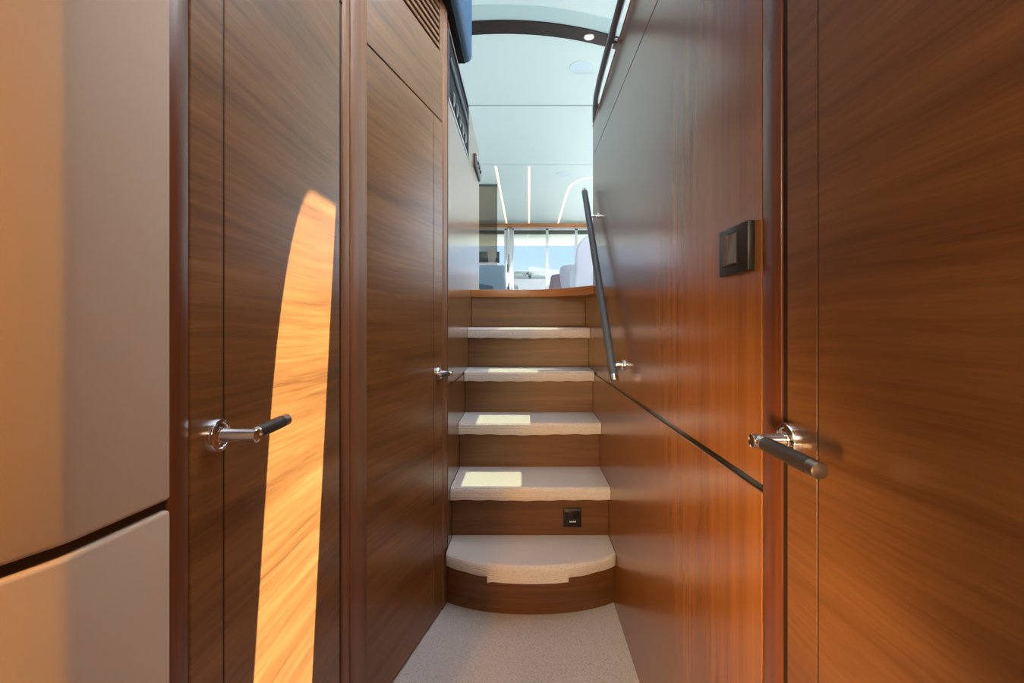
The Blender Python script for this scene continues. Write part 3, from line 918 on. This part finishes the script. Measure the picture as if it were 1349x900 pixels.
# draped cloth over it
rows = []
for i in range(9):
    x0 = -0.665 + 0.018 * 0
    u = i / 8
    row = []
    for j in range(11):
        v = j / 10
        wd = 0.185 - 0.065 * v
        x = -0.70 + 0.03 * v + wd * u
        y = 9.572 - 0.012 * abs(math.sin(u * 7)) - (0.012 if v > 0.02 else 0)
        z = H(1.43) - v * 0.28
        row.append((x, y, z))
    rows.append(row)
m = MB().grid(rows)
cl = m.build('draped_cloth', M['white_fabric'])
md = cl.modifiers.new('thickness', 'SOLIDIFY'); md.thickness = 0.006
tag(cl, 'white cloth draped over the front of the black screen', 'cloth')

# high backed pale seat on the right
hs = empty('high_back_seat', (0.85, 5.0, FZ), 'tall pale seat with a rounded back at the top of the stairs on the right', 'seat')
pts = [(0.50, FZ + 0.10)]
for i in range(11):
    a = PI - PI / 2 * i / 10
    pts.append((0.665 + 0.135 * math.cos(a), H(0.70) + 0.19 * math.sin(a)))
pts += [(1.25, H(0.89)), (1.25, FZ + 0.10)]
MB().prism(pts, 'y', 5.0, 5.16, 0.03, 4).build('backrest', M['lilac_w'] if 'lilac_w' in M else M.setdefault('lilac_w', plain('white_lilac_fabric', (0.64, 0.64, 0.72), 0.8, bump=0.2, bscale=400)), hs)
MB().box((0.52, 5.16, FZ + 0.1), (1.25, 5.7, FZ + 0.45), 0.05, 4).build('cushion', M['white_fabric'], hs)
MB().box((0.56, 5.05, FZ), (1.2, 5.65, FZ + 0.1), 0.01, 1).build('plinth', M['rail_dark'], hs)

# tub chairs
def tub(name, cx, cy, h, rt, rb, mat, lab, rot):
    e_ = empty(name, (cx, cy, FZ), lab, 'chair', 'tub chairs by the aft doors')
    n = 28
    rows = []
    for j in range(9):
        v = j / 8
        r = rb + (rt - rb) * v
        row = []
        for i in range(n + 1):
            a = rot - 2.1 + 4.2 * i / n
            edge = max(0.0, (abs(i / n - 0.5) * 2 - 0.55) / 0.45)
            z = FZ + 0.16 + (h - 0.16 - 0.22 * edge ** 1.5) * v
            row.append((cx + r * math.cos(a), cy + r * math.sin(a), z))
        rows.append(row)
    o = MB().grid(rows).build('backrest', mat, e_)
    md = o.modifiers.new('thickness', 'SOLIDIFY'); md.thickness = 0.05; md.offset = 0
    b_ = o.modifiers.new('round', 'BEVEL'); b_.width = 0.02; b_.segments = 3
    MB().lathe([(0, 0.16), (rb - 0.03, 0.16), (rb - 0.03, 0.40), (rb - 0.06, 0.44), (0, 0.45)], 32, (cx, cy, FZ), (0, 0, 1)).build('seat', mat, e_)
    MB().lathe([(0, 0), (rb - 0.06, 0), (rb - 0.06, 0.02), (0.03, 0.05), (0.03, 0.17), (0, 0.17)], 24, (cx, cy, FZ), (0, 0, 1)).build('pedestal', M['steel'], e_)
tub('tub_chair', 0.72, 9.35, 0.74, 0.19, 0.30, M['mauve'], 'mauve grey tub chair narrowing upward near the aft glass doors', -PI / 2)
tub('tub_chair', 0.93, 8.4, 0.79, 0.31, 0.24, M['lilac'], 'pale lilac tub chair beside the mauve grey chair', -PI / 2)

# aft deck seat with emblem
aseat = empty('aft_deck_seat', (0.2, 12.2, H(0.13)), 'white deck seat back with a dark emblem beyond the glass doors', 'seat')
MB().box((-0.28, 12.2, H(0.2)), (0.62, 12.36, H(1.30)), 0.05, 4).build('backrest', M['hull'], aseat)
MB().box((-0.28, 12.34, H(0.13)), (0.62, 12.9, H(0.58)), 0.05, 4).build('seat_base', M['hull'], aseat)
ex, ez, es_ = 0.148, H(1.20), 0.085
half = [(0, 0.55), (0.22, 0.62), (0.30, 0.95), (0.45, 0.98), (0.50, 0.55), (1.05, 0.35), (1.1, 0.15), (0.62, 0.20), (0.55, -0.25), (0.33, -0.72), (0.22, -1.05), (0, -1.1)]
poly = [(ex + x * es_, ez + z * es_) for x, z in half] + [(ex - x * es_, ez + z * es_) for x, z in half[-2:0:-1]]
MB().prism(poly, 'y', 12.190, 12.202).build('emblem', M['black'], aseat)
